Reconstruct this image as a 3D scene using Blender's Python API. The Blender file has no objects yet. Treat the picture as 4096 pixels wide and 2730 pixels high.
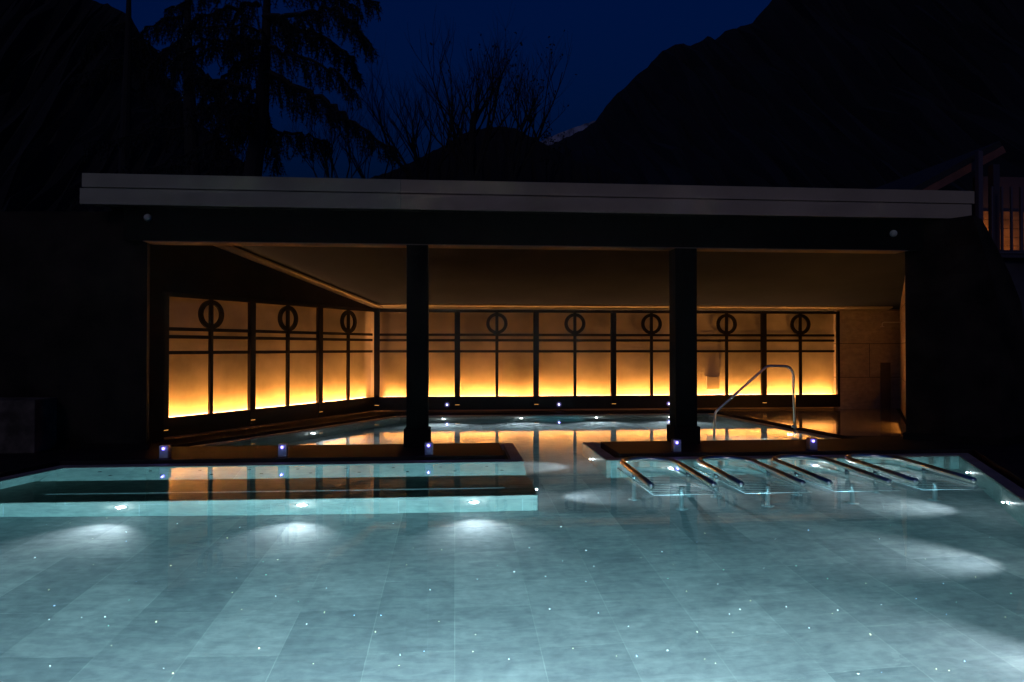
import bpy, bmesh, math, random
from mathutils import Vector, Matrix
from mathutils.geometry import intersect_line_line_2d
random.seed(7)
R = math.radians
sc = bpy.context.scene
COL = sc.collection

# ------------------------------------------------------------ camera
CAM_H = 1.45
YAW = math.atan(228/2731.); PIT = math.atan(29.6/2731.)
cd = bpy.data.cameras.new('camera'); cam = bpy.data.objects.new('camera', cd); COL.objects.link(cam)
cd.sensor_width = 36; cd.lens = 24.0; cd.clip_start = 0.05; cd.clip_end = 5000
cam.location = (0, 0, CAM_H); cam.rotation_euler = (R(90)+PIT, 0, -YAW)
sc.camera = cam

# ------------------------------------------------------------ world, sun, exposure
SUN_EL, SUN_AZ = 24, 200        # last faint light, from behind the camera
w = bpy.data.worlds.new('World'); sc.world = w; w.use_nodes = True
nt = w.node_tree; nt.nodes.clear()
sky = nt.nodes.new('ShaderNodeTexSky'); sky.sky_type = 'NISHITA'; sky.sun_disc = False
sky.sun_elevation = R(-3.5); sky.sun_rotation = R(SUN_AZ); sky.altitude = 1500
tint = nt.nodes.new('ShaderNodeMix'); tint.data_type = 'RGBA'; tint.blend_type = 'MULTIPLY'
tint.inputs[0].default_value = 1.0
tint.inputs[7].default_value = (0.03, 1.6, 9.0, 1)
bg = nt.nodes.new('ShaderNodeBackground'); bg.inputs[1].default_value = 0.10
wo = nt.nodes.new('ShaderNodeOutputWorld')
nt.links.new(sky.outputs[0], tint.inputs[6]); nt.links.new(tint.outputs[2], bg.inputs[0]); nt.links.new(bg.outputs[0], wo.inputs[0])

sd = bpy.data.lights.new('sun', 'SUN'); sun = bpy.data.objects.new('sun', sd); COL.objects.link(sun)
sd.energy = 0.10; sd.angle = R(12); sd.color = (1.0, 0.84, 0.78)
sun.rotation_euler = (R(90-SUN_EL), 0, R(180-SUN_AZ))

sc.view_settings.view_transform = 'Standard'; sc.view_settings.look = 'None'
sc.view_settings.exposure = 0; sc.view_settings.gamma = 1; sc.view_settings.use_curve_mapping = False
cy = sc.cycles
cy.use_denoising = True; cy.denoising_prefilter = 'ACCURATE'
cy.caustics_reflective = False; cy.caustics_refractive = False
cy.max_bounces = 10; cy.transmission_bounces = 8; cy.glossy_bounces = 5; cy.diffuse_bounces = 4
cy.sample_clamp_indirect = 0.0; cy.volume_bounces = 0

# ------------------------------------------------------------ pixel -> place (real depth given)
F = 2731.
fw = Vector((math.sin(YAW)*math.cos(PIT), math.cos(YAW)*math.cos(PIT), math.sin(PIT)))
rt = Vector((math.cos(YAW), -math.sin(YAW), 0))
upv = rt.cross(fw)
def ray(x, y): return fw + rt*((x-2048)/F) - upv*((y-1365)/F)
def at(x, y, Y):
    d = ray(x, y); return Vector((0, 0, CAM_H)) + d*(Y/d.y)
def under(x, y, dep):
    d = ray(x, y); t = -CAM_H/d.z; px, py = d.x*t, d.y*t
    r = math.hypot(px, py); s = r/math.hypot(r, CAM_H)/1.333
    k = (r+dep*s/math.sqrt(1-s*s))/r
    return Vector((px*k, py*k, -dep))

# ------------------------------------------------------------ materials
def mat(name, color, rough=0.6, metal=0.0, spec=0.5, emis=None, estr=0, noise=None, bump=None):
    m = bpy.data.materials.new(name); m.use_nodes = True
    n = m.node_tree; b = n.nodes['Principled BSDF']
    b.inputs['Base Color'].default_value = (*color, 1); b.inputs['Roughness'].default_value = rough
    b.inputs['Metallic'].default_value = metal; b.inputs['Specular IOR Level'].default_value = spec
    if emis:
        b.inputs['Emission Color'].default_value = (*emis, 1); b.inputs['Emission Strength'].default_value = estr
    tc = n.nodes.new('ShaderNodeTexCoord')
    if noise:
        sc_, lo, hi = noise
        t = n.nodes.new('ShaderNodeTexNoise'); t.inputs['Scale'].default_value = sc_; t.inputs['Detail'].default_value = 6
        r = n.nodes.new('ShaderNodeValToRGB'); e = r.color_ramp.elements
        e[0].position = 0.3; e[1].position = 0.7
        e[0].color = (*[c*lo for c in color], 1); e[1].color = (*[min(1, c*hi) for c in color], 1)
        n.links.new(tc.outputs['Object'], t.inputs['Vector']); n.links.new(t.outputs[0], r.inputs[0])
        n.links.new(r.outputs[0], b.inputs['Base Color'])
    if bump:
        sc_, st = bump
        t = n.nodes.new('ShaderNodeTexNoise'); t.inputs['Scale'].default_value = sc_; t.inputs['Detail'].default_value = 4
        bp = n.nodes.new('ShaderNodeBump'); bp.inputs['Strength'].default_value = st; bp.inputs['Distance'].default_value = 0.01
        n.links.new(tc.outputs['Object'], t.inputs['Vector']); n.links.new(t.outputs[0], bp.inputs['Height'])
        n.links.new(bp.outputs[0], b.inputs['Normal'])
    return m

def stone(name, base, dark, tw, th, rot=0.0, coord='XY', rough=0.55, grout=(0.66, 0.68, 0.66), gsize=0.0035):
    """large slabs in running bond: per-slab tone, cloudy veins, thin joints"""
    m = bpy.data.materials.new(name); m.use_nodes = True
    n = m.node_tree; b = n.nodes['Principled BSDF']; L = n.links.new
    tc = n.nodes.new('ShaderNodeNewGeometry')
    sep = n.nodes.new('ShaderNodeSeparateXYZ'); L(tc.outputs['Position'], sep.inputs[0])
    cb = n.nodes.new('ShaderNodeCombineXYZ')
    o = {'X': 0, 'Y': 1, 'Z': 2}
    L(sep.outputs[o[coord[0]]], cb.inputs[0]); L(sep.outputs[o[coord[1]]], cb.inputs[1])
    # slight waviness so that joints are not ruled lines
    br = n.nodes.new('ShaderNodeTexBrick'); br.offset = 0.45; br.offset_frequency = 2
    br.inputs['Scale'].default_value = 1.0
    br.inputs['Brick Width'].default_value = tw; br.inputs['Row Height'].default_value = th
    br.inputs['Mortar Size'].default_value = gsize; br.inputs['Mortar Smooth'].default_value = 0.3
    br.inputs['Bias'].default_value = 0.0
    br.inputs['Color1'].default_value = (*base, 1); br.inputs['Color2'].default_value = (*dark, 1)
    br.inputs['Mortar'].default_value = (*grout, 1)
    L(cb.outputs[0], br.inputs['Vector'])
    n1 = n.nodes.new('ShaderNodeTexNoise'); n1.inputs['Scale'].default_value = 1.6; n1.inputs['Detail'].default_value = 8
    n1.inputs['Roughness'].default_value = 0.62; n1.inputs['Distortion'].default_value = 0.6
    L(tc.outputs['Position'], n1.inputs['Vector'])
    r1 = n.nodes.new('ShaderNodeValToRGB'); r1.color_ramp.elements[0].position = 0.3; r1.color_ramp.elements[1].position = 0.72
    r1.color_ramp.elements[0].color = (0.74, 0.75, 0.76, 1); r1.color_ramp.elements[1].color = (1.12, 1.1, 1.08, 1)
    L(n1.outputs[0], r1.inputs[0])
    n2 = n.nodes.new('ShaderNodeTexNoise'); n2.inputs['Scale'].default_value = 11; n2.inputs['Detail'].default_value = 7
    L(tc.outputs['Position'], n2.inputs['Vector'])
    r2 = n.nodes.new('ShaderNodeValToRGB'); r2.color_ramp.elements[0].position = 0.35; r2.color_ramp.elements[1].position = 0.65
    r2.color_ramp.elements[0].color = (0.86, 0.86, 0.87, 1); r2.color_ramp.elements[1].color = (1.05, 1.05, 1.04, 1)
    L(n2.outputs[0], r2.inputs[0])
    def mul(a, c):
        x = n.nodes.new('ShaderNodeMix'); x.data_type = 'RGBA'; x.blend_type = 'MULTIPLY'; x.inputs[0].default_value = 1
        L(a, x.inputs[6]); L(c, x.inputs[7]); return x.outputs[2]
    # stretched veins in the stone, and joints that fade in and out
    vm = n.nodes.new('ShaderNodeMapping'); vm.inputs['Scale'].default_value = (1.2, 4.5, 4.5); vm.inputs['Rotation'].default_value = (0, 0, 0.5)
    L(tc.outputs['Position'], vm.inputs[0])
    n3 = n.nodes.new('ShaderNodeTexNoise'); n3.inputs['Scale'].default_value = 2.4; n3.inputs['Detail'].default_value = 9; n3.inputs['Roughness'].default_value = 0.7; n3.inputs['Distortion'].default_value = 1.2
    L(vm.outputs[0], n3.inputs['Vector'])
    r3 = n.nodes.new('ShaderNodeValToRGB'); r3.color_ramp.elements[0].position = 0.38; r3.color_ramp.elements[1].position = 0.6
    r3.color_ramp.elements[0].color = (0.80, 0.81, 0.83, 1); r3.color_ramp.elements[1].color = (1.04, 1.03, 1.02, 1)
    L(n3.outputs[0], r3.inputs[0])
    mg = n.nodes.new('ShaderNodeMix'); mg.data_type = 'RGBA'; L(n1.outputs[0], mg.inputs[0])
    mg.inputs[6].default_value = (*[g_*.55 for g_ in grout], 1); mg.inputs[7].default_value = (*[min(1, g_*1.25) for g_ in grout], 1)
    L(mg.outputs[2], br.inputs['Mortar'])
    L(mul(mul(mul(br.outputs[0], r1.outputs[0]), r2.outputs[0]), r3.outputs[0]), b.inputs['Base Color'])
    b.inputs['Roughness'].default_value = rough
    return m

M = {}
M['poolstone'] = stone('pool_stone', (0.58, 0.58, 0.58), (0.36, 0.385, 0.40), 1.08, 0.54, coord='YX')
M['wallstone'] = stone('pool_wall_stone', (0.48, 0.47, 0.42), (0.37, 0.38, 0.34), 1.3, 0.6, coord='XZ')
M['coping'] = mat('coping_stone', (0.34, 0.29, 0.25), 0.6, spec=0.25, noise=(3, .75, 1.15), bump=(30, .2))
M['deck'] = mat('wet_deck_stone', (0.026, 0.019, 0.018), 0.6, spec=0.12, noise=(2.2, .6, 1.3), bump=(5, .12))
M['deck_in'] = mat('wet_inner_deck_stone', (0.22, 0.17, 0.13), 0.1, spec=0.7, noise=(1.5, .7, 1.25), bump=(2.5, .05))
M['gutter'] = mat('gutter_black', (0.01, 0.01, 0.01), 0.5)
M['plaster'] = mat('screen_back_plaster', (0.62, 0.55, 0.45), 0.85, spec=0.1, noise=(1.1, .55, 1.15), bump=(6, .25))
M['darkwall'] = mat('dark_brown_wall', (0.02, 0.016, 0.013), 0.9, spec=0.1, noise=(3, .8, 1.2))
M['ceil'] = mat('ceiling_paint', (0.036, 0.046, 0.075), 0.95, spec=0.0, noise=(1, .9, 1.08))
M['cove'] = mat('ceiling_trim_paint', (0.4, 0.36, 0.32), 0.8, spec=0.1)
M['soffit'] = mat('soffit_paint', (0.16, 0.13, 0.11), 0.9, spec=0.1)
M['concrete'] = stone('wall_slab_concrete', (0.52, 0.44, 0.35), (0.46, 0.39, 0.31), 2.4, 0.78, coord='XZ', rough=0.6, grout=(0.08, 0.06, 0.05), gsize=0.008)
M['black'] = mat('black_paint', (0.0035, 0.003, 0.003), 0.9, spec=0.1, noise=(9, .8, 1.3))
M['pier'] = mat('charcoal_render', (0.017, 0.012, 0.009), 0.9, spec=0.1, noise=(1.8, .3, 2.0), bump=(14, .4))
M['plinth'] = mat('stone_plinth', (0.016, 0.012, 0.010), 0.9, spec=0.05, noise=(5, .8, 1.2))
M['fascia'] = mat('fascia_sheet_metal', (0.40, 0.36, 0.22), 0.6, spec=0.2, noise=(1.3, .8, 1.15))
M['fascia2'] = mat('fascia_sheet_metal_warm', (0.48, 0.36, 0.22), 0.6, spec=0.2, noise=(1.1, .82, 1.15))
M['roof'] = mat('roof_membrane', (0.02, 0.02, 0.02), 0.9)
M['wood'] = mat('dark_lattice_wood', (0.012, 0.008, 0.006), 0.5, spec=0.2, noise=(8, .7, 1.3))
M['steel'] = mat('brushed_steel', (0.8, 0.74, 0.68), 0.28, metal=1.0)
M['bars'] = mat('underwater_steel', (0.8, 0.82, 0.82), 0.35, metal=0.55)
M['leg'] = mat('dull_steel_leg', (0.38, 0.39, 0.39), 0.35, metal=0.7)
M['lens'] = mat('lamp_lens_white', (0.9, 0.95, 1), 0.3, emis=(0.86, 0.94, 1.0), estr=60)
M['lens_s'] = mat('lamp_lens_small', (0.9, 0.95, 1), 0.3, emis=(0.86, 0.94, 1.0), estr=18)
M['blue'] = mat('blue_led', (0.5, 0.5, 1), 0.3, emis=(0.2, 0.14, 1.0), estr=3)
M['bluecore'] = mat('blue_led_core', (0.8, 0.8, 1), 0.3, emis=(0.6, 0.62, 1.0), estr=4)
M['box'] = mat('bollard_metal', (0.32, 0.28, 0.34), 0.35, metal=0.6)
M['warm'] = mat('warm_led_strip', (1, .6, .3), 0.5, emis=(1.0, 0.42, 0.09), estr=55)
M['warmgap'] = mat('warm_light_gap', (1, .6, .3), 0.5, emis=(1.0, 0.42, 0.08), estr=1.2)
M['globe'] = mat('matt_opal_globe', (0.55, 0.56, 0.42), 0.5)
M['doorwood'] = mat('dark_door_wood', (0.13, 0.10, 0.08), 0.6)  # flat brown that stands in for the doorway's shade
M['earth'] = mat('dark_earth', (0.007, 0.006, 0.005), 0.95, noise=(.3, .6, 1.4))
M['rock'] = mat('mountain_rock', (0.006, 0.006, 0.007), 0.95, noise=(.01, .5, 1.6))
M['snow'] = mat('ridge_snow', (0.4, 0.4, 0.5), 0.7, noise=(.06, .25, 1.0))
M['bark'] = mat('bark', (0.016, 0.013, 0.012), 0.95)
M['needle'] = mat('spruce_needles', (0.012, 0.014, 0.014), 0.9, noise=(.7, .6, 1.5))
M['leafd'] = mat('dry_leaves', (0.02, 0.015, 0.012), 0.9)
M['chalet'] = mat('chalet_boards', (0.30, 0.15, 0.06), 0.6, noise=(4, .5, 1.2))
M['barge'] = mat('barge_board_wood', (0.26, 0.09, 0.045), 0.6, noise=(3, .6, 1.1))
M['chaletdark'] = mat('chalet_dark_wood', (0.05, 0.035, 0.04), 0.6)
M['post'] = mat('balcony_post_paint', (0.10, 0.07, 0.07), 0.5)
M['render'] = mat('rough_render_wall', (0.05, 0.042, 0.045), 0.9, noise=(2, .5, 1.5), bump=(8, .4))
M['planter'] = mat('planter_stone', (0.15, 0.115, 0.08), 0.9, spec=0.1, noise=(4, .4, 1.4), bump=(20, .3))
M['white'] = mat('gate_paint', (0.28, 0.28, 0.29), 0.6)
STAR = [mat('star_white', (1, 1, 1), .5, emis=(.85, .95, 1), estr=6), mat('star_yellow', (1, 1, 1), .5, emis=(1, .85, .4), estr=4),
        mat('star_blue', (1, 1, 1), .5, emis=(.4, .6, 1), estr=6), mat('star_green', (1, 1, 1), .5, emis=(.4, 1, .7), estr=3.5)]

# water
wm = bpy.data.materials.new('pool_water'); wm.use_nodes = True; n = wm.node_tree; n.nodes.clear()
g = n.nodes.new('ShaderNodeBsdfGlass'); g.inputs['IOR'].default_value = 1.333; g.inputs['Roughness'].default_value = 0.0
g.inputs['Color'].default_value = (0.97, 1.0, 1.0, 1)
va = n.nodes.new('ShaderNodeVolumeAbsorption'); va.inputs['Color'].default_value = (0.40, 0.885, 0.96, 1); va.inputs['Density'].default_value = 0.27
go = n.nodes.new('ShaderNodeNewGeometry')
mp = n.nodes.new('ShaderNodeMapping'); mp.inputs['Scale'].default_value = (0.55, 2.6, 1)
t1 = n.nodes.new('ShaderNodeTexNoise'); t1.inputs['Scale'].default_value = 3.2; t1.inputs['Detail'].default_value = 4; t1.inputs['Distortion'].default_value = 0.5
bp = n.nodes.new('ShaderNodeBump'); bp.inputs['Strength'].default_value = 0.085; bp.inputs['Distance'].default_value = 0.008
o_ = n.nodes.new('ShaderNodeOutputMaterial')
n.links.new(go.outputs['Position'], mp.inputs[0]); n.links.new(mp.outputs[0], t1.inputs['Vector'])
n.links.new(t1.outputs[0], bp.inputs['Height']); n.links.new(bp.outputs[0], g.inputs['Normal'])
n.links.new(g.outputs[0], o_.inputs['Surface']); n.links.new(va.outputs[0], o_.inputs['Volume'])
M['water'] = wm

# ------------------------------------------------------------ mesh helpers
def link_mesh(name, bm, m, parent=None, smooth=False):
    me = bpy.data.meshes.new(name); bmesh.ops.recalc_face_normals(bm, faces=bm.faces); bm.to_mesh(me); bm.free()
    me.materials.append(m)
    if smooth:
        for p in me.polygons: p.use_smooth = True
    o = bpy.data.objects.new(name, me); COL.objects.link(o)
    if parent: o.parent = parent
    return o
def tag(o, label=None, cat=None, group=None, kind=None):
    if label: o['label'] = label
    if cat: o['category'] = cat
    if group: o['group'] = group
    if kind: o['kind'] = kind
    return o
def thing(name, loc=(0, 0, 0), label=None, cat=None, group=None, rz=0):
    o = bpy.data.objects.new(name, None); COL.objects.link(o); o.location = loc; o.rotation_euler.z = rz
    o.empty_display_size = .1
    return tag(o, label, cat, group)
def box(bm, lo, hi, mtx=None):
    vs = [bm.verts.new((x, y, z)) for x in (lo[0], hi[0]) for y in (lo[1], hi[1]) for z in (lo[2], hi[2])]
    for f in ((0, 1, 3, 2), (4, 6, 7, 5), (0, 4, 5, 1), (2, 3, 7, 6), (0, 2, 6, 4), (1, 5, 7, 3)):
        bm.faces.new([vs[i] for i in f])
    if mtx is not None: bmesh.ops.transform(bm, matrix=mtx, verts=vs)
    return vs
def mbox(name, lo, hi, m, parent=None, bevel=0, mtx=None):
    bm = bmesh.new(); box(bm, lo, hi, mtx)
    if bevel: bmesh.ops.bevel(bm, geom=bm.edges[:], offset=bevel, segments=2, affect='EDGES', profile=.6)
    return link_mesh(name, bm, m, parent)
def tube(bm, pts, r, seg=10, caps=True, radii=None):
    pts = [Vector(p) for p in pts]; rings = []; prev = None
    for i, p in enumerate(pts):
        t = (pts[min(i+1, len(pts)-1)]-pts[max(i-1, 0)]).normalized()
        if prev is None:
            a = t.orthogonal().normalized()
        else:
            a = (prev - t*prev.dot(t))
            a = a.normalized() if a.length > 1e-6 else t.orthogonal().normalized()
        prev = a; b = t.cross(a); rr = radii[i] if radii else r
        rings.append([bm.verts.new(p+(a*math.cos(2*math.pi*k/seg)+b*math.sin(2*math.pi*k/seg))*rr) for k in range(seg)])
    for u, v in zip(rings, rings[1:]):
        for k in range(seg): bm.faces.new((u[k], u[(k+1) % seg], v[(k+1) % seg], v[k]))
    if caps: bm.faces.new(rings[0][::-1]); bm.faces.new(rings[-1])
def prism(bm, poly, z0, z1, axis='z'):
    """poly = 2D points; axis z: (x,y) extruded in z; axis x: (y,z) extruded in x"""
    f = (lambda p, t: (p[0], p[1], t)) if axis == 'z' else ((lambda p, t: (t, p[0], p[1])) if axis == 'x' else (lambda p, t: (p[0], t, p[1])))
    a = [bm.verts.new(f(p, z0)) for p in poly]; b = [bm.verts.new(f(p, z1)) for p in poly]
    bm.faces.new(a[::-1]); bm.faces.new(b)
    for i in range(len(poly)):
        j = (i+1) % len(poly); bm.faces.new((a[i], a[j], b[j], b[i]))
def offset(poly, d):
    """outward mitred offset of a CCW/CW polygon"""
    area = sum(p[0]*q[1]-q[0]*p[1] for p, q in zip(poly, poly[1:]+poly[:1]))
    s = 1 if area > 0 else -1; out = []; N = len(poly)
    for i in range(N):
        a, b, c = Vector(poly[i-1]), Vector(poly[i]), Vector(poly[(i+1) % N])
        d1 = (b-a).normalized(); d2 = (c-b).normalized()
        n1 = Vector((d1.y, -d1.x))*s; n2 = Vector((d2.y, -d2.x))*s
        mm = (n1+n2); mm = mm/(mm.length_squared)*2
        out.append(tuple(b+mm*d))
    return out
def ring_sheet(outer, inner, z):
    bm = bmesh.new(); es = []
    for loop in (outer, inner):
        vs = [bm.verts.new((p[0], p[1], z)) for p in loop]
        es += [bm.edges.new((vs[i], vs[(i+1) % len(vs)])) for i in range(len(vs))]
    bmesh.ops.triangle_fill(bm, use_beauty=True, use_dissolve=False, edges=es)
    for f in bm.faces:
        if f.normal.z < 0: f.normal_flip()
    return bm
def ring_solid(inner, outer, z0, z1):
    bm = bmesh.new(); N = len(inner)
    V = {}
    for k, loop in (('i', inner), ('o', outer)):
        for z in (z0, z1):
            V[k, z] = [bm.verts.new((p[0], p[1], z)) for p in loop]
    for i in range(N):
        j = (i+1) % N
        bm.faces.new((V['i', z0][i], V['i', z0][j], V['i', z1][j], V['i', z1][i]))
        bm.faces.new((V['o', z0][j], V['o', z0][i], V['o', z1][i], V['o', z1][j]))
        bm.faces.new((V['i', z1][i], V['i', z1][j], V['o', z1][j], V['o', z1][i]))
        bm.faces.new((V['i', z0][j], V['i', z0][i], V['o', z0][i], V['o', z0][j]))
    return bm
def disc(bm, c, n_, r, seg=16, thick=0.0):
    c = Vector(c); n_ = Vector(n_).normalized(); a = n_.orthogonal().normalized(); b = n_.cross(a)
    if thick: tube(bm, [c-n_*thick, c], r, seg)
    else: bm.faces.new([bm.verts.new(c+(a*math.cos(2*math.pi*k/seg)+b*math.sin(2*math.pi*k/seg))*r) for k in range(seg)])
def lamp(name, kind, loc, d, energy, color, parent=None, size=.04, spot=None, blend=.5):
    l = bpy.data.lights.new(name, kind); l.energy = energy; l.color = color
    o = bpy.data.objects.new(name, l); COL.objects.link(o); o.location = loc
    o.rotation_mode = 'QUATERNION'; o.rotation_quaternion = Vector(d).to_track_quat('-Z', 'Y')
    if kind == 'SPOT': l.spot_size = R(spot); l.spot_blend = blend; l.shadow_soft_size = size
    if kind == 'POINT': l.shadow_soft_size = size
    if parent: o.parent = parent
    return o

# ------------------------------------------------------------ POOL BASIN
D = 1.08
FY = 8.70; BY = 10.35
P = [(-7.6, 1.0), (-5.12, 7.2), (-4.72, FY), (0.88, FY), (0.88, BY), (-3.74, BY), (-1.17, 14.6), (5.56, 14.6),
     (5.98, BY), (1.95, BY), (1.95, FY), (6.78, FY), (2.66, 1.0)]
C1 = offset(P, .15); C2 = offset(P, .23)
floor_b = bmesh.new(); vs = [floor_b.verts.new((p[0], p[1], -D)) for p in offset(P, .05)]; floor_b.faces.new(vs)
bmesh.ops.triangulate(floor_b, faces=floor_b.faces[:])
tag(link_mesh('pool_floor', floor_b, M['poolstone']), kind='structure')
tag(link_mesh('pool_wall', ring_solid(P, C1, -D-.05, -.02), M['wallstone']), kind='structure')
tag(link_mesh('pool_coping', ring_solid(offset(P, .002), C1, -.019, .012), M['coping']), kind='structure')
tag(link_mesh('pool_gutter', ring_sheet(offset(P, .235), offset(P, .145), -.07), M['gutter']), kind='structure')
wb = bmesh.new(); prism(wb, offset(P, .03), -D-.08, 0.0)
bmesh.ops.triangulate(wb, faces=[f for f in wb.faces if len(f.verts) > 4])
tag(link_mesh('water', wb, M['water']), kind='structure')
# deck: sheet with the pool as a hole, with a real edge down into the gutter
RECT = [(-16, -4), (18, -4), (18, 20), (-16, 20)]
db = ring_sheet(RECT, C2, .05)
low = [db.verts.new((p[0], p[1], -.075)) for p in C2]; hi_ = [db.verts.new((p[0], p[1], .05)) for p in C2]
for i in range(len(C2)):
    j = (i+1) % len(C2); db.faces.new((low[i], low[j], hi_[j], hi_[i]))
bmesh.ops.remove_doubles(db, verts=db.verts[:], dist=.0005)
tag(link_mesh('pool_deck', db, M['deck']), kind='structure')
G = 1500
tag(link_mesh('ground', ring_sheet([(-G, -G), (G, -G), (G, G), (-G, G)], [(-15.9, -3.9), (17.9, -3.9), (17.9, 19.9), (-15.9, 19.9)], .03), M['earth']), kind='structure')
# wet stone floor inside the pavilion, right of the inner pool (a sheet 4 mm higher)
ib = bmesh.new()
vs = [ib.verts.new((x, y, .054)) for x, y in ((6.22, 10.45), (7.25, 10.3), (10.2, 15.05), (5.9, 15.05), (5.80, 14.86))]
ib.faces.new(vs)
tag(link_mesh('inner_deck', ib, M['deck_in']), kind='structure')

# ------------------------------------------------------------ underwater bench
bench = thing('underwater_bench', (-2, 8, -D), 'pale stone bench with reclined back under the water along the left deck', 'bench')
def local(o, p):            # keep world-space meshes under a placed Empty
    o.parent = p; o.matrix_parent_inverse = Matrix.Translation(-Vector(p.location)) if p.rotation_euler.z == 0 else p.matrix_basis.inverted()
    return o
bm = bmesh.new(); prism(bm, [(8.3, -.47), (7.22, -.47), (7.22, -D+.001), (8.3, -D+.001)], -5.05, .875, 'x')
bmesh.ops.bevel(bm, geom=[e for e in bm.edges if abs(e.verts[0].co.y-7.22) < .01 and abs(e.verts[1].co.y-7.22) < .01], offset=.012, segments=2, affect='EDGES')
local(link_mesh('seat', bm, M['wallstone']), bench)
bm = bmesh.new(); prism(bm, [(8.705, -.03), (8.302, -.47), (8.302, -D+.001), (8.705, -D+.001)], -4.78, .87, 'x')
local(link_mesh('backrest', bm, M['wallstone']), bench)
bm = bmesh.new(); box(bm, (-4.3, 7.60, -.4695), (.55, 7.635, -.462))
local(link_mesh('air_slot', bm, M['bars']), bench)
jets = [(340, 328), (390, 358), (775, 352), (888, 352), (850, 320), (1275, 348), (1330, 315), (1760, 342), (1820, 308)]
nrm = Vector((0, -.44, .40)).normalized()
for k in range(9):
    for dx, f in ((-.09, .3), (.09, .62)):
        x = -4.15+k*.58+dx
        c = Vector((x, 8.705-.403*f, -.03-.44*f))+nrm*.004
        bm = bmesh.new(); disc(bm, c, nrm, .022, 12, .01); local(link_mesh('jet', bm, M['gutter']), bench)

# ------------------------------------------------------------ pool lamps
def pool_lamp(label, loc, d, aim, energy, spot=105, small=False, blend=.6, stray=2.0):
    d = Vector(d).normalized()
    t = thing('pool_lamp', loc, label, 'pool lamp', 'lamps set in the pool walls')
    bm = bmesh.new(); tube(bm, [d*-.02, d*.012], .062, 20); link_mesh('ring', bm, M['bars'], t)
    bm = bmesh.new(); disc(bm, d*.016, d, .027 if not small else .02, 16, .003); link_mesh('lens', bm, M['lens'], t)
    lamp('bulb', 'SPOT', d*.05, aim, energy, (1.0, .94, .98), t, .012, spot, blend)
    lamp('stray_glow', 'POINT', d*.052, d, stray, (.93, .95, 1.0), t, .01)
    return t
E0 = 42
def low(v): return Vector(v).normalized()+Vector((0, 0, -.44))
for (px, py, lab) in ((487, 2028, 'round lamp in the bench front below the glowing reflection, leftmost of three'),
                      (1207, 2022, 'round lamp in the bench front, middle one of three'),
                      (1898, 2012, 'round lamp in the bench front nearest the channel')):
    p = under(px, py, .70); pool_lamp(lab, (p.x, 7.219, p.z), (0, -1, 0), low((0, -1, 0)), E0, 86, blend=1.0)
pool_lamp('round lamp in the bench end facing the channel', (.876, 7.75, -.70), (1, 0, 0), low((1, 0, 0)), 50, 62, True, 1.0)
pool_lamp('round lamp in the channel side of the right stone island', (1.949, 9.5, -.62), (-1, 0, 0), low((-1, 0, -.1)), 50, 62, True, 1.0)
pool_lamp('round lamp in the pool wall behind the first lounger from the left', (2.80, FY-.001, -.58), (0, -1, 0), low((0, -1, 0)), E0*.8, 76, blend=1.0)
pool_lamp('round lamp in the pool wall behind the third lounger from the left', (4.76, FY-.001, -.58), (0, -1, 0), low((0, -1, 0)), E0*.8, 76, blend=1.0)
rn = Vector((-.882, .472, 0))       # right slanted wall looks to the left
def on_right(y): return 2.66+(y-1.0)*(6.78-2.66)/(FY-1.0)
for y, lab in ((8.0, 'round lamp in the slanted right pool wall beside the fourth lounger'), (6.5, 'round lamp in the slanted right pool wall nearer the camera, close to the frame edge'),
               (4.95, 'round lamp in the slanted right pool wall just outside the frame'), (3.4, 'round lamp in the slanted right pool wall, nearest the camera and outside the frame')):
    pool_lamp(lab, (on_right(y), y, -.58), rn, low(rn), 85, 62, True, 1.0)
ln = Vector((.97, -.25, 0))
pool_lamp('round lamp in the left pool wall in front of the bench, outside the frame', (-5.62, 5.6, -.58), ln, low(ln), 120, 84, True, 1.0)
for x, e in ((-4.6, 420), (-2.4, 560), (.1, 2500), (2.2, 520)):
    pool_lamp('round lamp in the near pool wall, outside the photograph', (x, 1.001, -.5), (0, 1, 0), (0, 1, -.06), e, 120)
for k, (px, py) in enumerate(((1775, 1676), (2086, 1675), (2391, 1674), (2690, 1672))):
    p = under(px, py, .4)
    pool_lamp(['round lamp in the far wall of the inner pool right of the left column', 'second lamp from the left in the far wall of the inner pool',
               'third lamp from the left in the far wall of the inner pool', 'round lamp in the far inner pool wall beside the right column'][k],
              (p.x, 14.599, -.42), (0, -1, 0), (0, -1, -.7), 60, 110)
ln = Vector((.857, -.515, 0))
pool_lamp('round lamp in the slanted left wall of the inner pool', (-2.52, 12.36, -.4), ln, ln+Vector((0, 0, -.6)), 60, 90)
pool_lamp('round lamp in the right wall of the inner pool by the handrail', (5.86, 11.5, -.4), (-1, -.1, 0), (-1, -.1, -.6), 60, 90)

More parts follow.
